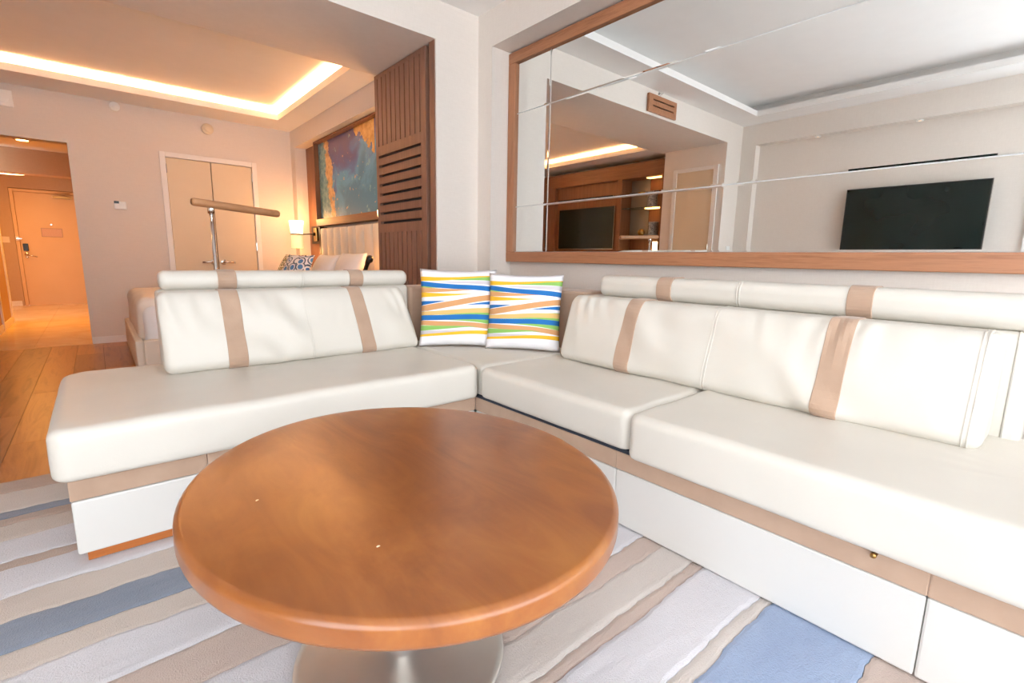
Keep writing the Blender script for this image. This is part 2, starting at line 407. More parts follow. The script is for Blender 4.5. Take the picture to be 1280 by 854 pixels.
# ---------------------------------------------------------------- wood planks
fl = bpy.data.objects['floor']
random.seed(3)
pw = .205
x = -1.66; c = 0
while x < 2.1:
    y = 2.925 - random.random()*.0; first = True
    while y < YW:
        L = 1.2 if not first else .35+1.0*((c*.37) % 1)
        y1 = min(y+L, YW)
        if y1-y > .02:
            obj('plank', bx(x+.0012, min(x+pw, 2.09)-.0012, y+.0012, y1-.0012, -.02, 0), random.choice((PL[0], PL[0], PL[1], PL[2])), fl)
        y = y1; first = False
    x += pw; c += 1

# ---------------------------------------------------------------- rug
rug = thing('striped_rug', 'cut pile rug with jagged beige, white and blue stripes under the round table', 'rug', (.3, 1.2, -.02))
seq = [(2.92, 'tan', .004), (2.775, 'grey', .002), (2.576, 'slate', 0), (2.507, 'tan', .003), (2.44, 'beige', .002), (2.31, 'white', .004), (2.14, 'tan', .0), (2.078, 'white', .004),
       (1.905, 'beige', .001), (1.763, 'slate', .003), (1.624, 'beige', 0), (1.52, 'white', .003), (1.36, 'pink', .0), (1.215, 'white', .005), (.915, 'pink', .001), (.845, 'grey', .004), (.722, 'pink', -.003),
       (.688, 'white', .007), (.512, 'grey', -.002), (.475, 'blue', .004), (.217, 'pink', .002), (.05, 'white', .004), (-.12, 'beige', .001), (-.32, 'slate', .002), (-.5, 'grey', 0), (-.75, 'white', .004), (-1.0, 'tan', .001), (-1.25, 'beige', .003), (-1.6, 'white', .003), (-2.0, 'tan', .003), (YB+.02, None, 0)]
def edge(i, x):
    y = seq[i][0]
    if i == 0 or i == len(seq)-1: return y
    k = 17.3*i
    return y+.010*noise.noise(Vector((x*1.3, k, 0)))+.009*noise.noise(Vector((x*6, k, 3)))+.006*noise.noise(Vector((x*19, k, 5)))+.003*noise.noise(Vector((x*48, k, 8)))
RX0, RX1, NS = -1.75, 2.35, 420
for i in range(len(seq)-1):
    mb = MB(); h = .003+seq[i][2]*.45
    sec = []
    for k in range(NS+1):
        x = RX0+(RX1-RX0)*k/NS
        ya, yb = edge(i+1, x)+.0008, edge(i, x)-.0008
        b = min(.011, (yb-ya)*.3)
        sec.append([(x, ya, -.02), (x, yb, -.02), (x, yb, h-.0025), (x, yb-b, h), (x, ya+b, h), (x, ya, h-.0025)])
    mb.rings(sec)
    obj('stripe', mb, RUG[seq[i][1]], rug)

# ================================================================ SOFA
sofa = thing('sectional_sofa', 'white leather corner sofa with tan suede straps and band below the mirror', 'sofa', (1.2, 1.8, .0085))
Z0, ZSE = .0085, .467
FX, FY = 1.43, 1.952
# base panels (right run along the mirror wall)
for y0, y1 in ((1.051, 1.95), (.137, 1.0495), (-1.1, .1355)):
    obj('base_panel', bx(FX, FX+.3, y0, y1, Z0, .224), 'leather_base', sofa, bevel=.006)
    obj('trim_band', bx(FX-.002, FX+.3, y0-.001, y1+.001, .226, .294), 'suede', sofa, bevel=.004)
obj('base_panel', bx(FX+.3, 2.36, -1.1, 2.86, Z0, .29), 'leather_base', sofa, bevel=.006)
# left run
for x0, x1 in ((-.13, .238), (.242, FX-.002)):
    obj('base_panel', bx(x0, x1, FY, FY+.25, .042, .224), 'leather_base', sofa, bevel=.008)
    obj('trim_band', bx(x0-.002, x1+.001, FY-.002, FY+.25, .226, .294), 'suede', sofa, bevel=.004)
obj('base_panel', bx(-.13, FX+.3, FY+.25, 2.86, .042, .29), 'leather_base', sofa, bevel=.008)
obj('plinth', bx(-.108, FX, FY+.02, 2.84, Z0, .044), 'plinth', sofa)
obj('deck', MB().box(FX+.003, 2.35, -1.09, 2.0, .294, .31).box(-.11, 2.35, FY+.012, 2.85, .294, .301), 'webbing', sofa)
obj('pull_stud', MB().disc((FX-.001, .245, .285), (-1, 0, 0), .007, .02), 'brass', sofa, smooth=True)
# seat cushions
def seat(x0, x1, y0, y1, z1, R, seed, sag=.006, z0=.299):
    def d(x, y, z):
        if z > z1-.06:
            z += .004*nz(x+seed, y, z, 5)+.0015*nz(x, y+seed, z, 17)
        ins = min(x-x0, x1-x, y-y0, y1-y)
        x += .003*nz(x, y+seed, z, 7); y += .003*nz(x+seed, y, z, 7)
        if z > z1-.02: z -= sag*min(1, max(0, ins)/.25)*(0.5+nz(x*.8, y*.8, seed, 3))
        return (x, y, z)
    return rslab(x0, x1, y0, y1, z0, z1, R, .035, d)
def stitch(pts, parent, mat='leather', r=.0022):
    return obj('seam', MB().tube(pts, r, 6), mat, parent, smooth=True)
c = obj('seat_cushion', seat(-.165, 1.438, 1.915, 2.88, ZSE+.002, (.05, .05, .02, .10), 1), 'leather', sofa, smooth=True)
c = obj('seat_cushion', rslab(1.442, 2.33, 1.900, 2.88, .299, ZSE, (.03, .02, .02, .02), .03), 'leather', sofa, smooth=True)
c = obj('seat_cushion', seat(1.408, 2.2, .992, 1.896, ZSE, (.04, .03, .03, .04), 2, z0=.311), 'leather', sofa, smooth=True)
stitch([(1.4225, y, ZSE-.0120+.002*nz(0, y, 0, 4)) for y in [1.04+.81*k/30 for k in range(31)]], c)
c = obj('seat_cushion', seat(1.388, 2.2, -1.1, .986, ZSE+.004, (.04, .03, .03, .04), 3), 'leather', sofa, smooth=True)
stitch([(1.4025, y, ZSE-.0090+.002*nz(0, y, 0, 4)) for y in [-1.05+1.99*k/60 for k in range(61)]], c)
# back cushions
def wr(seed, L, straps):
    def d(s, a, b):
        k = min(1, min(s, L-s)/.12)
        f = 1 if a < .05 else .35
        g = .008*nz(s*1.2+seed, 0, b*1.4, 3)*k
        # gathers below the top edge, fading downwards
        t = max(0, (b-.16)/.2)
        g += .017*f*t*math.sin(s*70+6*nz(s, seed, b, 4))*max(0, nz(s*1.1+seed, 3, b, 2.2)+.25)
        # diagonal pull folds towards the lower corner
        e = (s*.55+b)*22+3.0*nz(s*2, b*2, seed, 2)
        m = max(0, nz(s*1.6+9+seed, b*1.6, 2, 1.5)+.12)
        g += .024*f*m*math.sin(e)*k
        bul = -.016*math.sin(PI*min(1, max(0, b/.36)))*k if a < .05 else 0
        return (bul+g if a < .12 else 0, .004*nz(s*2+seed, 7, 0, 2) if b > .2 else 0)
    return d
def back_cushion(L, d, h, mp, seed, straps, seamS):
    ds = wr(seed, L, straps)
    c = obj('back_cushion', loft(L, d, h, .055, mp, .035, .012, 0, ds), 'leather', sofa, smooth=True)
    for s0 in straps:
        o_ = lambda s, a, b, s0=s0: ds(s+s0, a, b)
        mb = loft(.082, d, h, .055, lambda s, a, b, s0=s0: mp(s+s0, a, b), .004, .02, .0045, o_, square=True)
        obj('strap', mb, 'suede', c, smooth=False)
    for s1 in seamS:
        for dx in (0, .012):
            mb = loft(.004, d, h, .055, lambda s, a, b, s1=s1+dx: mp(s+s1, a, b), .001, .02, .003, lambda s, a, b, s1=s1+dx: ds(s+s1, a, b), square=True)
            obj('seam', mb, 'leather', c)
    return c
LR, dR, hR = 1.70, .24, .35
def mpR(s, a, b): return (1.885+a+.30*b*(1-a/dR), 1.825-s, ZSE-.006+b)
back_cushion(LR, dR, hR, mpR, 0.0, (.385, 1.255), (.835, 1.655))
LL, dL, hL = 1.268, .23, .365
def mpL(s, a, b): return (.19+s-.16*b*(s/LL)**2*1.2, 2.535+a+.30*b*(1-a/dL), ZSE-.006+b)
back_cushion(LL, dL, hL, mpL, 4.0, (.245, .90), (.63,))
# backrest boards behind the cushions
def mpBR(s, a, b): return (2.135+a, 1.86-s, .30+b)
bR = obj('backrest', loft(1.86-.06, .2, .505, .03, mpBR, .02, .1), 'leather', sofa, smooth=True)
obj('piping', loft(.006, .2, .505, .03, lambda s, a, b: (2.135+a, .105-s, .30+b), .001, .1, .003, None, square=True), 'leather', bR)
def mpBL(s, a, b): return (.2+s, 2.755+a, .30+b)
obj('backrest', loft(1.29, .125, .53, .03, mpBL, .02, .1), 'leather', sofa, smooth=True)
obj('corner_backrest', bx(1.492, 2.335, 2.745, 2.875, .30, .822), 'suede', sofa, bevel=.02)
obj('corner_backrest', bx(2.135, 2.335, 1.862, 2.744, .30, .822), 'suede', sofa, bevel=.02)
# headrest rolls
def headrest(L, d, h, mp, straps, seamS, seed):
    ds = lambda s, a, b: (.002*nz(s*3+seed, a*3, b*3, 2), .002*nz(s*3, a*3+seed, b*3, 2))
    c = obj('headrest', loft(L, d, h, .045, mp, .03, .02, 0, ds), 'leather', sofa, smooth=True)
    for s0 in straps:
        obj('strap', loft(.082, d, h, .045, lambda s, a, b, s0=s0: mp(s+s0, a, b), .004, .02, .0045, lambda s, a, b, s0=s0: ds(s+s0, a, b), square=True), 'suede', c)
    for s1 in seamS:
        for dx in (0, .012): obj('seam', loft(.004, d, h, .045, lambda s, a, b, s1=s1+dx: mp(s+s1, a, b), .001, .02, .003, lambda s, a, b, s1=s1+dx: ds(s+s1, a, b), square=True), 'leather', c)
headrest(1.74, .15, .118, lambda s, a, b: (2.15+a, 1.77-s, .803+b), (.375, 1.20), (.78,), 1.0)
headrest(1.27, .13, .092, lambda s, a, b: (.215+s, 2.745+a, .826+b), (.235, .895), (.63,), 5.0)

# ---------------------------------------------------------------- throw pillows with striped print
def stripes_mat():
    t = NT('striped_pillow_print'); uvn = t.n('ShaderNodeUVMap'); sp = t.n('ShaderNodeSeparateXYZ'); t.l(uvn.outputs[0], sp.inputs[0])
    f = t.noise(t.coords(), 8, 2)
    u = sp.outputs[0]; v = sp.outputs[1]
    v = t.math('ADD', v, t.math('MULTIPLY', t.math('SINE', t.math('MULTIPLY', u, 6.0)), .006))
    c = t.mix(f, lin('#ecebf0'), lin('#f6f5f8'))
    Yl, Gr, Bl, Or, Gy, Oc = '#f2bd2e', '#8cc063', '#1d6fb8', '#d69f6c', '#cfc9cf', '#e3bd76'
    for col, l0, l1, r0, r1 in ((Yl, .835, .895, .90, .915), (Gr, .875, .84, .845, .905), (Gy, .845, .835, .785, .845), (Gr, .75, .78, .765, .75), (Or, .685, .757, .735, .715), (Bl, .773, .835, .70, .765),
                                (Yl, .625, .69, .68, .655), (Bl, .52, .575, .70, .60), (Bl, .49, .42, .538, .585), (Or, .435, .515, .60, .672), (Gy, .44, .45, .52, .47), (Gr, .42, .40, .445, .50), (Oc, .39, .44, .425, .492), (Gr, .40, .39, .395, .428),
                                (Gr, .36, .33, .275, .338), (Bl, .33, .395, .333, .398), (Or, .27, .33, .21, .275), (Gr, .195, .265, .25, .23), (Gy, .145, .2, .20, .18), (Yl, .122, .15, .147, .2)):
        lo = t.math('MULTIPLY_ADD', u, r0-l0, l0); hi = t.math('MULTIPLY_ADD', u, r1-l1, l1)
        m = t.math('MULTIPLY', t.math('GREATER_THAN', v, lo), t.math('LESS_THAN', v, hi))
        c = t.mix(m, c, lin(col))
    t.set(c, .85); t.bump(t.noise(t.coords(), 350, 2), .1, .002); return t.m
STR = stripes_mat()
def pillow(name, bottom, az, lean, w, h, T, mat, label, cat, group, seed, parent=None):
    """upright soft pillow: bottom centre on the seat, facing azimuth az, leaning back"""
    mb = MB(); N = 26; uv = []
    n = Vector((math.cos(az), math.sin(az), 0)); r = Vector((-math.sin(az), math.cos(az), 0))
    up = Vector((0, 0, math.cos(lean)))-n*math.sin(lean); nn = up.cross(r)*-1
    if nn.dot(n) < 0: nn = -nn
    B = Vector(bottom)
    idx = {}
    for side in (1, -1):
        for j in range(N+1):
            for i in range(N+1):
                u, v = i/N, j/N; a, b = 2*u-1, 2*v-1
                e = i in (0, N) or j in (0, N)
                if e and side == -1: continue
                prof = (max(0, 1-abs(a)**2.4)*max(0, 1-abs(b)**2.4))**.55
                x = a*w/2*(1-.055*(1-b*b)); z = h/2+b*h/2*(1-.05*(1-a*a))
                th = side*T/2*prof*(1+.12*nz(u*2+seed, v*2, side, 1.5))+.006*nz(u*5, v*5+seed, side, 1)*prof
                cr = .004*math.sin(a*18+b*12)*max(0, abs(a*b)-.25)
                # sag: lower part slumps on the seat
                p = B+r*x+up*max(z, .0)+nn*(th+cr+T*.33)
                idx[(side, i, j)] = len(mb.v); mb.v.append(tuple(p)); uv.append((u if True else 0, v))
    g = lambda s_, i, j: idx.get((s_, i, j), idx.get((1, i, j)))
    for side in (1, -1):
        for j in range(N):
            for i in range(N):
                q = (g(side, i, j), g(side, i+1, j), g(side, i+1, j+1), g(side, i, j+1))
                mb.f.append(q if side == 1 else q[::-1])
    mb.uv = uv
    zmin = min(v[2] for v in mb.v)
    mb.v = [(a, b, c+B.z-zmin) for a, b, c in mb.v]
    o = obj(name, mb, mat, base=tuple(B), smooth=True)
    return tag(o, label, cat, group)
gA = 'striped pillows in the sofa corner'
pillow('throw_pillow', (1.662, 2.452, ZSE+.001), math.radians(-127), .20, .47, .475, .14, STR, 'striped throw pillow on the left in the sofa corner, beside the left back cushion', 'pillow', gA, 1)
pillow('throw_pillow', (1.91, 2.125, ZSE+.001), math.radians(-143), .19, .45, .455, .14, STR, 'striped throw pillow on the right in the sofa corner, touching the mirror side cushion', 'pillow', gA, 2)

# ================================================================ TABLE
tb = thing('coffee_table', 'round cherry wood coffee table on a brushed steel pedestal', 'table', (.518, .991, .009))
n = 96; rings = []
for ins, z in ((.03, .452), (.008, .4522), (.002, .455), (0, .462), (0, .486), (.0012, .4912), (.0046, .4954), (.0095, .4985), (.0145, .5), (.03, .5), (.06, .5)):
    rings.append([(.518+(.458-ins)*math.cos(2*PI*j/n), .991+(.526-ins)*math.sin(2*PI*j/n), z) for j in range(n)])
tt = obj('tabletop', MB().rings(rings), 'table_wood', tb, smooth=True); tt.modifiers.new('weighted', 'WEIGHTED_NORMAL')
obj('pedestal_base', MB().lathe([(.25, 0), (.258, .002), (.258, .008), (.254, .0105), (.24, .0112), (.16, .0125), (.09, .0145), (.05, .017), (.034, .022), (.026, .036)], (.505, .998, .009), 72), 'polished', tb, smooth=True)
obj('column', MB().lathe([(.0225, .03), (.0225, .40)], (.505, .998, .009), 32), 'polished', tb, smooth=True)
obj('mounting_plate', MB().lathe([(.06, .395), (.16, .435), (.16, .443)], (.505, .998, .009), 40), 'steel', tb, smooth=True)
for (cx, cy, a) in ((.205, 1.04, .5), (.327, .735, .1)):
    obj('scratch', MB().rings([[(cx+.006*k*math.cos(a)+.002*math.cos(q*PI/3), cy+.006*k*math.sin(a)+.002*math.sin(q*PI/3), z) for q in range(6)] for k, z in ((0, .4995), (.5, .5008), (1, .4995))]), 'cream_plastic', tb)

# ================================================================ MIRROR
FY0, FY1, FZ0, FZ1 = -2.2, 3.073, .979, 2.535
mir = thing('framed_mirror', 'large wall mirror with a walnut frame above the white sofa', 'mirror', (MG, 1.0, FZ0))
fw = .078
for nm, a, mt in (('frame_rail', (MG-.022, MG+.03, FY0, FY1, FZ0, FZ0+fw), 'frame_wood'), ('frame_rail', (MG-.022, MG+.03, FY0, FY1, FZ1-fw, FZ1), 'frame_wood'),
                  ('frame_stile', (MG-.022, MG+.03, FY1-fw, FY1, FZ0+fw, FZ1-fw), 'frame_wood_z'), ('frame_stile', (MG-.022, MG+.03, FY0, FY0+fw, FZ0+fw, FZ1-fw), 'frame_wood_z')):
    obj(nm, bx(*a), mt, mir, bevel=.004)
t = NT('mirror_silver'); f = t.noise(t.coords(), 2, 1); t.set(t.mix(f, lin('#edf0ef'), lin('#f0f3f2')), 0.0, 1.0); M['mirror'] = t.m
ys = [FY0+fw, -.34, 1.15, 2.635, FY1-fw]
ys = [FY0+fw, -.0, 2.635, FY1-fw]
zs = [FZ0+fw, 1.406, 2.097, FZ1-fw]
for i in range(3):
    for j in range(3):
        y0, y1, z0, z1 = ys[i]+.003, ys[i+1]-.003, zs[j]+.003, zs[j+1]-.003
        b = .008; x0 = MG; x1 = MG+.0006
        mb = MB().rings([[(MG+.006, y0, z0), (MG+.006, y1, z0), (MG+.006, y1, z1), (MG+.006, y0, z1)], [(x1, y0, z0), (x1, y1, z0), (x1, y1, z1), (x1, y0, z1)],
                         [(x0, y0+b, z0+b), (x0, y1-b, z0+b), (x0, y1-b, z1-b), (x0, y0+b, z1-b)]])
        obj('pane', mb, 'mirror', mir)
obj('backing', bx(MG+.0065, MG+.03, FY0+fw-.01, FY1-fw+.01, FZ0+fw-.01, FZ1-fw+.01), 'white_plastic', mir)

# ================================================================ SLIDING PANELS
pn = thing('sliding_panel', 'walnut sliding screen panel with routed vertical and horizontal slots beside the opening', 'panel', (2.0, 3.8, .002))
PY0, PY1, PZ1, PX0, PX1 = 3.375, 4.235, 2.538, 1.996, 2.03
def slab(nm, y0, y1, z0, z1): obj(nm, bx(PX0, PX1, y0, y1, z0, z1), 'panel_wood', pn, bevel=.0012)
SY0, SY1 = 3.452, 4.185      # slot field
za, zb_, zc, zd, ze, zf = 2.505, 1.952, 1.90, 1.27, 1.213, .10
slab('stile', PY0, SY0, .002, PZ1); slab('stile', SY1, PY1, .002, PZ1)
slab('rail', SY0, SY1, za, PZ1); slab('rail', SY0, SY1, .002, zf)
sw = .017
def vslats(z0, z1):
    N = 10; pitch = (SY1-SY0-sw)/(N-1)
    for k in range(N-1): slab('slat', SY0+sw+pitch*k, SY0+pitch*(k+1), z0, z1)
vslats(zb_, za); vslats(zf, ze)
hz = [1.862-.0803*k for k in range(8)]; hw = .022
prev = zb_
for k in range(8):
    slab('slat', SY0, SY1, hz[k]+hw/2, prev); prev = hz[k]-hw/2
slab('slat', SY0, SY1, ze, prev)
obj('backing', bx(PX1-.001, PX1+.007, SY0-.01, SY1+.01, .02, za+.01), 'slot', pn)
pn2 = tag(obj('sliding_panel', bx(2.042, 2.076, 3.345, 4.21, .002, PZ1), 'panel_wood', base=(2.06, 3.78, .002), bevel=.002), 'plain edge of the second walnut sliding panel stacked behind the slotted one', 'panel')
struct('trim_2', bx(2.004, 2.094, YP+.012, 3.335, 0, ZB-.001), 'panel_wood', bevel=.002)
obj('guide_clip', bx(2.031, 2.041, 3.372, 3.39, 2.33, 2.42), 'white_plastic', pn)
obj('guide_clip', bx(2.031, 2.041, 3.372, 3.39, 1.10, 1.19), 'white_plastic', pn)

# ================================================================ BEDROOM
# closet double door
d1 = MB(); cw = .055
d1.box(CX0, CX0+cw, YW-.018, YW+.1, 0, CZ).box(CX1-cw, CX1, YW-.018, YW+.1, 0, CZ).box(CX0+cw, CX1-cw, YW-.018, YW+.1, CZ-cw, CZ)
door = struct('door_1', d1, 'white_trim', bevel=.004)
cm = (CX0+CX1)/2
for s, x0, x1 in ((-1, CX0+cw+.004, cm-.004), (1, cm+.004, CX1-cw-.004)):
    lf = obj('leaf', bx(x0, x1, YW+.002, YW+.04, .008, CZ-cw-.005), 'door_paint', door, bevel=.002)
    hx = cm+s*.055
    obj('handle', MB().disc((hx, YW+.001, .90), (0, -1, 0), .032, .01).tube([(hx, YW-.005, .90), (hx, YW-.05, .90), (hx+s*.03, YW-.055, .90), (hx+s*.12, YW-.052, .897)], .012, 10), 'chrome', lf, smooth=True)
    for z in (.25, 1.1, 1.95):
        xx = CX0+cw if s < 0 else CX1-cw
        obj('hinge', MB().tube([(xx, YW-.004, z-.05), (xx, YW-.004, z+.05)], .008, 10), 'chrome', lf)
obj('door_stop', bx(CX0+cw, CX1-cw, YW+.045, YW+.06, 0, CZ-cw), 'slot', door)
# wall devices
def dev(name, mb, mat, base, label, cat, **kw): return tag(obj(name, mb, mat, base=base, **kw), label, cat)
th = thing('thermostat', 'white wall thermostat with dark display between hall opening and closet', 'thermostat', (.267, YW, 1.46))
obj('body', bx(.215, .325, YW-.025, YW-.001, 1.46, 1.545), 'white_plastic', th, bevel=.008)
obj('display', bx(.217, .26, YW-.027, YW-.024, 1.52, 1.546), 'black', th)
sd = thing('smoke_detector', 'small white round detector high on the wall near the hall opening', 'detector', (.315, YW, 2.52))
obj('body', MB().disc((.315, YW-.001, 2.525), (0, -1, 0), .045, .02), 'white_plastic', sd, smooth=True)
obj('sensor', MB().disc((.315, YW-.02, 2.525), (0, -1, 0), .022, .015), 'white_plastic', sd, smooth=True)
sd = thing('smoke_detector', 'cream round smoke detector above the closet double door', 'detector', (1.157, YW, 2.44))
obj('body', MB().disc((1.157, YW-.001, 2.445), (0, -1, 0), .06, .03), 'cream_plastic', sd, smooth=True)
obj('cap', MB().disc((1.157, YW-.03, 2.445), (0, -1, 0), .035, .014), 'cream_plastic', sd, smooth=True)
sp_ = thing('alarm_speaker', 'square white alarm speaker plate high on the wall above the hall opening', 'speaker', (-.52, YW, 2.40))
obj('plate', bx(-.60, -.455, YW-.02, YW-.001, 2.36, 2.51), 'white_plastic', sp_, bevel=.006)
obj('grille', MB().disc((-.53, YW-.019, 2.44), (0, -1, 0), .05, .008), 'white_plastic', sp_, smooth=True)

# wood surround and art in the headboard recess
hx = XH+HD
wd = tag(obj('wood_panel', bx(hx-.02, hx-.001, 6.31, HY1-.001, .3, HZ1-.002), 'cab_wood', base=(hx-.01, 6.55, .3)), 'plain walnut back panel beside the painting, behind the sconce', 'panel')
art = thing('framed_painting', 'abstract blue and gold painting in a walnut surround above the bed', 'painting', (hx, 5.4, 1.36))
AY0, AY1, AZ0, AZ1 = 4.46, 6.29, 1.445, 2.335
for nm, a in (('frame', (hx-.09, hx-.001, AY1, AY1+.02, 1.36, AZ1+.02)), ('frame', (hx-.09, hx-.001, AY0-.02, AY0, 1.36, AZ1+.02)), ('frame', (hx-.09, hx-.001, AY0, AY1, AZ1, AZ1+.02)), ('ledge', (hx-.10, hx-.001, AY0, AY1, 1.36, AZ0-.003))):
    obj(nm, bx(*a), 'cab_wood_y' if nm == 'ledge' else 'cab_wood', art, bevel=.003)
def art_mat():
    t = NT('abstract_paint'); uvn = t.n('ShaderNodeUVMap'); sp = t.n('ShaderNodeSeparateXYZ'); t.l(uvn.outputs[0], sp.inputs[0]); u, v = sp.outputs[0], sp.outputs[1]
    cmb = t.n('ShaderNodeCombineXYZ'); t.l(t.math('MULTIPLY', u, 2.0), cmb.inputs[0]); t.l(v, cmb.inputs[1]); P = cmb.outputs[0]
    a = t.noise(P, 2.2, 5, .6, .8); b = t.noise(P, 5.5, 6, .65, .3); c_ = t.noise(P, 14, 4, .6)
    # purple upper middle, teal lower right
    w = t.math('ADD', t.math('MULTIPLY', t.math('SUBTRACT', v, .45), 1.3), t.math('MULTIPLY', t.math('SUBTRACT', a, .5), 2.2))
    w = t.math('SUBTRACT', w, t.math('MULTIPLY', t.math('SUBTRACT', u, .35), .9))
    col = t.ramp(t.math('ADD', w, .5, clamp=True), [(.0, lin('#3b7fae')), (.35, lin('#5a9fd0')), (.55, lin('#4f74b4')), (.8, lin('#4f4c8c')), (1, lin('#5c5080'))])
    col = t.mix(t.math('MULTIPLY', t.math('GREATER_THAN', b, .63), .6), col, lin('#8fc3cc'))
    # teal strip at far left
    e = t.math('ADD', u, t.math('MULTIPLY', t.math('SUBTRACT', b, .5), .22)); e = t.math('ADD', e, t.math('MULTIPLY', t.math('SUBTRACT', v, .5), .08))
    col = t.mix(t.math('LESS_THAN', e, .16), col, t.ramp(c_, [(.35, lin('#3f7590')), (.65, lin('#8cb4bc'))]))
    crack = t.math('MULTIPLY', t.math('GREATER_THAN', e, .15), t.math('LESS_THAN', e, .225))
    col = t.mix(crack, col, t.ramp(c_, [(.35, lin('#b98a55')), (.6, lin('#e2c08a'))]))
    # gold patch upper right
    g = t.math('ADD', t.math('SUBTRACT', t.math('MULTIPLY', u, 1.6), .95), t.math('MULTIPLY', t.math('SUBTRACT', v, .74), 1.5)); g = t.math('ADD', g, t.math('MULTIPLY', t.math('SUBTRACT', b, .5), .8))
    gm = t.math('MULTIPLY', t.math('GREATER_THAN', g, .33), t.math('LESS_THAN', u, .86))
    gm = t.math('MULTIPLY', gm, t.math('GREATER_THAN', v, .5))
    col = t.mix(gm, col, t.ramp(c_, [(.3, lin('#c98f3c')), (.6, lin('#edc476'))]))
    sk = t.math('MULTIPLY', t.math('GREATER_THAN', c_, .66), t.math('LESS_THAN', v, .75))
    col = t.mix(sk, col, lin('#dfb98a'))
    t.set(col, .45); t.bump(b, .3, .004); return t.m
mb = bx(hx-.035, hx-.004, AY0+.001, AY1-.001, AZ0, AZ1-.001)
mb.uv = [((AY1-p[1])/(AY1-AY0), (p[2]-AZ0)/(AZ1-AZ0)) for p in mb.v]
obj('canvas', mb, art_mat(), art)
# headboard with channels
hb = thing('headboard', 'cream leather headboard of upright padded channels behind the bed pillows', 'headboard', (hx, 5.4, .3))
k = 8; wch = (6.2-4.5)/k
for i in range(k):
    y0 = 4.5+wch*i
    obj('channel', loft(1.03, .085, wch-.001, .042, lambda s, a, b, y0=y0: (hx-.088+a-.02*math.sin(PI*b/wch)*(1-a/.085), y0+b, .3+s), .02, .1), 'headboard', hb, smooth=True)
obj('side_rail', bx(hx-.09, hx-.001, 6.205, 6.245, .3, 1.35), 'bronze', hb)
# bed
bX0, bX1, bY0, bY1 = .17, 2.122, 4.52, 6.22
bed = thing('bed', 'made bed with white sheet, cream cover and cream upholstered base behind the sofa', 'bed', (1.1, 5.37, .001))
obj('bed_base', MB().box(bX0, bX0+.05, bY0, bY1, .09, .345).box(bX0+.05, bX1, bY0, bY0+.05, .09, .345).box(bX0+.05, bX1, bY1-.05, bY1, .09, .345).box(bX0+.05, bX1, bY0+.05, bY1-.05, .09, .20), 'headboard', bed, bevel=.012)
obj('bed_plinth', bx(bX0+.12, bX1, bY0+.12, bY1-.12, .001, .092), 'slot', bed)
obj('mattress', rslab(bX0+.07, bX1-.02, bY0+.07, bY1-.07, .202, .60, (.10,)*4, .08, lambda x, y, z: (x, y-.03*math.exp(-((z-.42)/.15)**2)*(1 if y < bY0+.3 else 0)+.012*nz(x, y, z, 6), z+.01*nz(x, y, z, 4))), 'sheet', bed, smooth=True)
obj('coverlet', rslab(bX0+.035, bX1-.55, bY0+.11, bY1-.03, .30, .655, (.14, .05, .05, .14), .09, lambda x, y, z: (x+.012*nz(x, y, z, 5), y+.01*nz(x, y, z, 7), z+.012*nz(x, y, z, 4))), 'coverlet', bed, smooth=True)
gP = 'white bed pillows'
pillow('bed_pillow', (1.93, 4.86, .61), PI, .35, .62, .45, .2, M['sheet'], 'white bed pillow with pointed corner, closest to the black telephone', 'pillow', gP, 3)
pillow('bed_pillow', (1.93, 5.52, .61), PI, .35, .62, .43, .2, M['sheet'], 'white bed pillow standing behind the blue dotted cushion', 'pillow', gP, 4)
def dots_mat():
    t = NT('blue_dot_print'); uvn = t.n('ShaderNodeUVMap'); vo = t.n('ShaderNodeTexVoronoi', i_Scale=4.2, i_Randomness=.55); t.l(uvn.outputs[0], vo.inputs['Vector'])
    d = vo.outputs['Distance']; nzv = t.noise(t.coords(), 9, 2)
    c = t.ramp(d, [(0, lin('#3d76b4')), (.36, lin('#eceaf0')), (.5, lin('#2c4664')), (.62, lin('#eceaf0'))], 'CONSTANT')
    t.set(c, .85); t.bump(nzv, .1); return t.m
def loops_mat():
    t = NT('olive_loop_print'); uvn = t.n('ShaderNodeUVMap'); vo = t.n('ShaderNodeTexVoronoi', i_Scale=7.0, i_Randomness=.3); t.l(uvn.outputs[0], vo.inputs['Vector'])
    c = t.ramp(vo.outputs['Distance'], [(0, lin('#efeadd')), (.26, lin('#6d6a3a')), (.5, lin('#e9e2d0'))], 'CONSTANT'); t.set(c, .85); return t.m
pillow('accent_cushion', (1.50, 5.20, .672), math.radians(205), .5, .36, .38, .13, dots_mat(), 'white cushion with large blue dots on the bed', 'cushion', 'patterned bed cushions', 5)
pillow('accent_cushion', (1.56, 5.64, .672), math.radians(195), .5, .40, .38, .13, loops_mat(), 'white cushion with olive loops on the bed, behind the blue dotted one', 'cushion', 'patterned bed cushions', 6)
# nightstand with telephone
nsd = thing('nightstand', 'walnut nightstand beside the bed, mostly hidden behind the sofa', 'nightstand', (1.98, 4.36, .001))
obj('cabinet', bx(1.80, 2.07, 4.26, 4.48, .08, .73), 'cab_wood', nsd, bevel=.004)
obj('drawer', bx(1.785, 1.80, 4.27, 4.47, .42, .71), 'cab_wood', nsd, bevel=.003)
obj('foot', MB().box(1.83, 2.05, 4.28, 4.46, .001, .08), 'slot', nsd)
tel = thing('desk_telephone', 'black telephone with its handset standing upright beside the bed', 'telephone', (1.95, 4.36, .731))
obj('base', MB().rings([[(1.86, 4.29, .731), (2.03, 4.29, .731), (2.03, 4.45, .731), (1.86, 4.45, .731)], [(1.86, 4.29, .76), (2.03, 4.29, .86), (2.03, 4.45, .86), (1.86, 4.45, .76)]]), 'black', tel, bevel=.006)
hs = [(1.93, 4.435, .80), (1.94, 4.42, .87), (1.95, 4.385, .945), (1.955, 4.34, .985)]
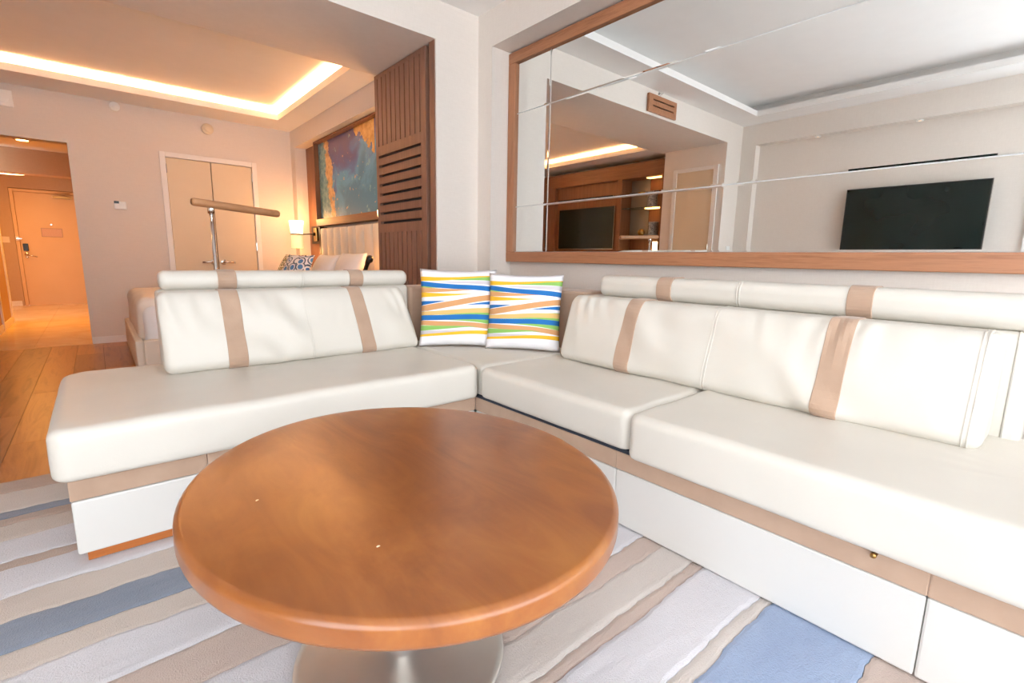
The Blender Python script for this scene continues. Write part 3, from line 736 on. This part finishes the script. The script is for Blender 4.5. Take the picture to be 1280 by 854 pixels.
hd = obj('handset', MB().tube(hs, [.03, .022, .024, .034], 10).tube([(1.955, 4.34, .985), (1.94, 4.315, .965)], [.034, .03], 10), 'black', tel, smooth=True)
obj('button', MB().disc((1.917, 4.425, .885), (-1, 0, 0), .006, .006), 'white_plastic', tel)
# wall sconce
M['shade_lit'] = emit('lit_shade_glass', '#ffd9a0', 7.0)
M['shade_dim'] = emit('dim_shade_glass', '#ffc47e', .8)
def sconce(yo, m, label):
    """m mirrors the swing arm: +1 arm swings towards the closet, -1 towards the living room"""
    Yf = lambda y: yo+m*(y-6.45)
    sx, sy = (1.98, Yf(6.54)) if m > 0 else (2.135, 4.345)
    def b2(x0, x1, y0, y1, z0, z1): a, b = sorted((Yf(y0), Yf(y1))); return bx(x0, x1, a, b, z0, z1)
    sc_ = thing('wall_sconce', label, 'wall lamp', (hx, yo, 1.1), 'sconces either side of the bed')
    obj('mounting_block', b2(hx-.06, hx-.021, 6.33, 6.60, 1.15, 1.37), 'bronze', sc_, bevel=.004)
    obj('backplate', b2(hx-.085, hx-.06, 6.36, 6.46, 1.18, 1.345), 'brass', sc_, bevel=.006)
    obj('arm', MB().tube([(hx-.085, Yf(6.42), 1.268), (hx-.12, Yf(6.43), 1.268), (sx+.05, sy, 1.262)], .008, 10).disc((hx-.085, Yf(6.42), 1.268), (-1, 0, 0), .022, .02), 'bronze', sc_, smooth=True)
    obj('ring', MB().lathe([(.074, -.007), (.076, 0), (.074, .007)], (sx, sy, 1.262), 28), 'bronze', sc_, smooth=True)
    obj('shade', MB().lathe([(.03, .008), (.069, .009), (.085, .165), (.081, .167), (.04, .162)], (sx, sy, 1.262), 28), 'shade_lit', sc_, smooth=True)
    obj('shade', MB().lathe([(.03, -.008), (.066, -.009), (.07, -.17), (.066, -.172), (.03, -.168)], (sx, sy, 1.262), 28), 'shade_dim', sc_, smooth=True)
    for dz, pw_ in ((.2, 7), (-.2, 4)):
        L_ = bpy.data.lights.new('sconce_bulb', 'POINT'); L_.energy = pw_; L_.color = lin('#ffb266')[:3]; L_.shadow_soft_size = .05
        o_ = bpy.data.objects.new('sconce_bulb', L_); COL.objects.link(o_); o_.location = (sx, sy, 1.262+dz)
sconce(6.45, 1, 'swing arm wall sconce with two white tapered glass shades beside the closet wall')
sconce(4.34, -1, 'second wall sconce beside the bed, hidden behind the slotted walnut panel')
# floor reading lamp behind the sofa
fx, fy = .507, 3.13
fl_ = thing('floor_lamp', 'reading floor lamp with a long brass tube head on a steel pole behind the sofa', 'floor lamp', (fx, fy, .001))
obj('base', MB().lathe([(.13, 0), (.13, .012), (.03, .02), (.012, .03)], (fx, fy, .001), 40), 'steel', fl_, smooth=True)
obj('pole', MB().tube([(fx, fy, .02), (fx, fy, 1.24)], .0095, 14), 'chrome', fl_, smooth=True)
obj('collar', MB().tube([(fx, fy, 1.215), (fx, fy, 1.262)], .017, 14), 'chrome', fl_, smooth=True)
A_, B_ = Vector((.418, 3.092, 1.268)), Vector((.881, 3.246, 1.246))
hd_ = obj('lamp_head', MB().tube([A_, A_+(B_-A_)*.02, B_-(B_-A_)*.02, B_], [.018, .021, .021, .018], 18), 'brass_wood' if False else wood('lamp_head_wood', '#9c6a45', '#bd8a60', 'x', 12, .4), fl_, smooth=True)

# bedroom wall unit, seen in the mirror
CXF = -1.33
cabn = thing('wall_unit', 'walnut wall unit with television panel and open shelves seen in the mirror', 'cabinet', (CXF, 5.4, .001))
cz1 = 2.49
obj('header', bx(-1.6, CXF, 4.165, 6.75, 2.27, cz1), 'cab_wood_y', cabn, bevel=.003)
obj('side_panel', bx(-1.6, CXF, 4.165, 4.235, .001, 2.27), 'cab_wood', cabn, bevel=.003)
obj('divider', bx(-1.6, CXF, 4.945, 5.03, .001, 2.27), 'cab_wood', cabn, bevel=.003)
obj('side_panel', bx(-1.6, CXF, 6.42, 6.75, .001, 2.27), 'cab_wood', cabn, bevel=.003)
obj('back_panel', bx(-1.62, -1.405, 5.03, 6.42, .75, 2.27), 'cab_wood', cabn)
obj('back_panel', bx(-1.62, -1.6, 4.235, 4.945, .75, 2.27), 'cab_wood', cabn)
obj('cupboard', bx(-1.6, CXF, 4.235, 6.42, .001, .75), 'cab_wood_y', cabn, bevel=.003)
t = NT('shelf_glass'); t.set(lin('#a8c4be'), .05); t.b.inputs['Transmission Weight'].default_value = .8
for z in (1.385, 1.815): obj('glass_shelf', bx(-1.6, CXF-.02, 4.236, 4.944, z, z+.01), t.m, cabn)
tl = thing('added_glow_lamp', 'small lit lamp with a white shade, added low in the wall unit for a sconce-like glow in the mirror', 'table lamp', (-1.45, 4.33, .752))  # lamp added where a sconce-shaped glow shows in the mirror
obj('stand', MB().lathe([(.06, 0), (.06, .01), (.012, .02), (.012, .40)], (-1.45, 4.33, .752), 20), 'bronze', tl, smooth=True)
obj('shade', MB().lathe([(.02, .38), (.055, .385), (.06, .55), (.02, .548)], (-1.45, 4.33, .752), 24), 'shade_lit', tl, smooth=True)
obj('grey_panel', bx(-1.6, -1.59, 4.60, 4.944, 1.396, 2.268), M['steel'] if False else mottled('grey_lacquer', '#8d8a88', '#9a9794', 4, .4), cabn)
M['shelf_glow'] = emit('shelf_lamp_glow', '#ffb868', 6.0)
for z in (2.268, 1.812): obj('shelf_light', bx(-1.52, -1.42, 4.28, 4.56, z-.008, z), 'shelf_glow', cabn)
def tv(name, x, y0, y1, z0, z1, bk, label):
    t_ = thing(name, label, 'television', (x, (y0+y1)/2, z0))
    obj('bezel', bx(x-.04, x, y0, y1, z0, z1), 'black', t_, bevel=.003)
    s_ = NT('screen_glass'); f_ = s_.noise(s_.coords(), 3, 1); s_.set(s_.mix(f_, lin('#15201f'), lin('#1a2726')), .12)
    obj('screen', bx(x, x+.0015, y0+.01, y1-.01, z0+.018, z1-.01), s_.m, t_)
    obj('trim', bx(x-.042, x+.003, y0-.004, y1+.004, z0-.004, z0+.004), 'chrome', t_)
    obj('trim', bx(x-.042, x+.002, y0-.004, y0, z0-.004, z1), 'chrome', t_)
    obj('bracket', bx(x-bk, x-.04, (y0+y1)/2-.2, (y0+y1)/2+.2, z0+.15, z1-.15), 'black', t_)
    return t_
tv('television', -1.355, 5.09, 6.33, 1.195, 1.885, .049, 'black flat television on the walnut wall unit in the bedroom, seen in the mirror')
tv('television', TVX-.02, .715, 1.955, 1.172, 1.876, .109, 'large black flat television on the beige living room wall, seen in the mirror')
def pattern_mat():
    t = NT('black_branch_glaze'); v = t.coords((1, 1, 1)); f = t.noise(v, 26, 2, .5, 2.5)
    d = t.math('ABSOLUTE', t.math('SUBTRACT', f, .5)); t.set(t.mix(t.math('LESS_THAN', d, .035), lin('#b9bfc4'), lin('#3a3a40')), .3); return t.m
PM = pattern_mat()
for z, yy, lb in ((1.8255, 4.44, 'grey glazed jar with dark branch pattern on the upper glass shelf'), (1.3955, 4.40, 'grey glazed jar with dark branch pattern on the lower glass shelf')):
    tag(obj('jar', MB().lathe([(.07, 0), (.075, .01), (.078, .19), (.082, .2), (.075, .205), (.07, .19)], (-1.44, yy, z), 28), PM, base=(-1.44, yy, z), smooth=True), lb, 'jar', 'patterned jars in the wall unit')
tag(obj('gold_ball', MB().lathe([(.02, 0)]+[(.055*math.sin(a), .055-.055*math.cos(a)) for a in [PI*k/14 for k in range(3, 14)]], (-1.45, 4.62, 1.3955), 24), 'brass', base=(-1.45, 4.62, 1.3955), smooth=True), 'small gold ball beside the jar on the lower glass shelf', 'ornament')
# door on the reveal, seen in the mirror
rx = -1.271
d2 = struct('door_2', MB().box(rx+.001, rx+.02, 3.335, 3.40, 0, 2.285).box(rx+.001, rx+.02, 3.94, 4.0, 0, 2.285).box(rx+.001, rx+.02, 3.40, 3.94, 2.235, 2.285), 'white_trim', bevel=.003)
lf = obj('leaf', bx(rx+.001, rx+.008, 3.402, 3.938, .01, 2.233), 'door_paint', d2)
for z in (.3, 1.2, 2.0): obj('hinge', MB().tube([(rx+.012, 3.404, z-.05), (rx+.012, 3.404, z+.05)], .008, 10), 'chrome', lf)
obj('handle', MB().disc((rx+.008, 3.88, 1.0), (1, 0, 0), .026, .01).tube([(rx+.01, 3.88, 1.0), (rx+.06, 3.88, 1.0), (rx+.062, 3.78, 1.0)], .008, 10), 'chrome', lf, smooth=True)
# vent, sprinkler and switch on the partition, seen in the mirror
ve = thing('air_vent', 'walnut air vent cover with two slots on the bulkhead, seen in the mirror', 'vent', (.28, YP, 2.57))
for a in ((.017, .546, 2.705, 2.75), (.017, .546, 2.645, 2.69), (.017, .546, 2.572, 2.63), (.017, .07, 2.69, 2.705), (.017, .07, 2.63, 2.645), (.47, .546, 2.69, 2.705), (.47, .546, 2.63, 2.645)):
    obj('slat', bx(a[0], a[1], YP-.03, YP-.004, a[2], a[3]), 'frame_wood', ve)
obj('backing', bx(.03, .53, YP-.006, YP-.0005, 2.58, 2.745), 'slot', ve)
tag(obj('sprinkler', MB().disc((.33, YP-.0005, 2.78), (0, -1, 0), .02, .006).tube([(.33, YP-.006, 2.78), (.33, YP-.05, 2.78)], .007, 10), 'chrome', base=(.33, YP, 2.78), smooth=True), 'small chrome wall sprinkler above the vent, seen in the mirror', 'sprinkler')
sw_ = thing('light_switch', 'white light switch beside the opening, seen low in the mirror', 'switch', (-1.53, YP, 1.17))
obj('plate', bx(-1.58, -1.48, YP-.008, YP-.0005, 1.10, 1.23), 'white_plastic', sw_, bevel=.003)
obj('rocker', bx(-1.55, -1.51, YP-.012, YP-.008, 1.13, 1.20), 'white_plastic', sw_)
# downlights in the television recess and slim panel
for yy, w_ in ((2.349, 'nearer the opening'), (1.375, 'above the television centre')):
    dl = thing('downlight', 'small round downlight over the television recess, %s' % w_, 'downlight', (TVX-.065, yy, RZ1-.012), 'downlights of the television recess')
    obj('ring', MB().lathe([(.02, 0), (.032, 0), (.034, .011), (.02, .011), (.02, 0)], (TVX-.065, yy, RZ1-.012), 24, cap=False), 'white_plastic', dl, smooth=True)
    obj('lens', MB().lathe([(.001, .004), (.019, .004), (.019, .008)], (TVX-.065, yy, RZ1-.012), 20), 'shade_dim', dl)
# ================================================================ HALL
dr = struct('door_3', MB().box(-1.045, -.995, HE-.02, HE+.1, 0, 2.08).box(-.995, OX1, HE-.02, HE+.1, 2.03, 2.08), 'hall_paint', bevel=.004)
lf = obj('leaf', bx(-.993, OX1-.001, HE+.01, HE+.06, -.001, 2.027), 'hall_paint', dr, bevel=.002)
obj('lock', bx(-.965, -.895, HE-.02, HE+.01, .99, 1.12), 'black', lf, bevel=.006)
obj('handle', MB().disc((-.93, HE+.009, .93), (0, -1, 0), .03, .012).tube([(-.93, HE, .93), (-.93, HE-.05, .92), (-.79, HE-.055, .885)], .01, 10).disc((-.93, HE+.009, .88), (0, -1, 0), .022, .012), 'chrome', lf, smooth=True)
obj('notice', bx(-.69, -.42, HE+.006, HE+.0095, 1.255, 1.405), mottled('printed_notice', '#b98a7a', '#e0bfa0', 60, .6, stretch=(1, 1, 3)), lf)
obj('notice_frame', MB().box(-.695, -.415, HE+.004, HE+.0095, 1.40, 1.41).box(-.695, -.415, HE+.004, HE+.0095, 1.25, 1.26).box(-.7, -.69, HE+.004, HE+.0095, 1.25, 1.41).box(-.42, -.41, HE+.004, HE+.0095, 1.25, 1.41), 'suede', lf)
obj('peephole', MB().disc((-.552, HE+.0095, 1.475), (0, -1, 0), .012, .006), 'chrome', lf)
obj('door_closer', MB().box(-.48, -.22, HE-.05, HE+.008, 1.955, 1.99).tube([(-.24, HE-.02, 1.99), (-.45, HE-.12, 2.04), (-.24, HE-.03, 2.05)], .008, 8), 'brass', lf)
hs_ = thing('light_switch', 'cream switch plate on the hall wall left of the entrance door', 'switch', (-1.2, HE, 1.15))
obj('plate', bx(-1.26, -1.12, HE-.008, HE-.0005, 1.13, 1.235), 'cream_plastic', hs_, bevel=.003)
obj('rocker', bx(-1.21, -1.17, HE-.012, HE-.008, 1.15, 1.215), 'cream_plastic', hs_)
vw = thing('door_latch', 'small white security latch on the frame of the entrance door', 'latch', (-1.01, HE-.02, 1.18))
obj('body', bx(-1.04, -1.0, HE-.05, HE-.0205, 1.17, 1.245), 'white_plastic', vw, bevel=.006)
obj('bar', bx(-1.03, -.96, HE-.062, HE-.05, 1.195, 1.215), 'chrome', vw)
M['hall_glow'] = emit('hall_lamp_glow', '#ffc27a', HALL_STRENGTH)
dl = thing('downlight', 'recessed round downlight in the hall ceiling', 'downlight', (-.57, 9.2, HC-.012))
obj('ring', MB().lathe([(.06, 0), (.085, 0), (.09, .0115), (.06, .0115), (.06, 0)], (-.57, 9.2, HC-.012), 28, cap=False), 'white_trim', dl, smooth=True)
obj('lens', MB().lathe([(.001, .004), (.058, .004), (.058, .009)], (-.57, 9.2, HC-.012), 24), 'hall_glow', dl)
M['hall_disc'] = emit('hall_disc_glow', '#ffc88a', HALL_STRENGTH*.4)
lamp('hall_downlight_bulb', (-.57, 9.2, HC-.010), .11, 12, '#ffae38', 90)
lamp('hall_ceiling_bulb', (-.93, 11.0, 2.165), .38, 17, '#ffae38')
dl = thing('ceiling_light', 'glowing round ceiling lamp in front of the entrance door', 'ceiling lamp', (-.93, 11.0, 2.17))
obj('diffuser', MB().lathe([(.05, 0), (.24, .004), (.25, .02), (.24, .04)], (-.93, 11.0, 2.172), 40), 'hall_disc', dl, smooth=True)
obj('housing', MB().lathe([(.20, .04), (.20, .247)], (-.93, 11.0, 2.172), 40), 'white_trim', dl, smooth=True)
for o in bpy.data.objects:
    if '_b' in o.keys(): del o['_b']
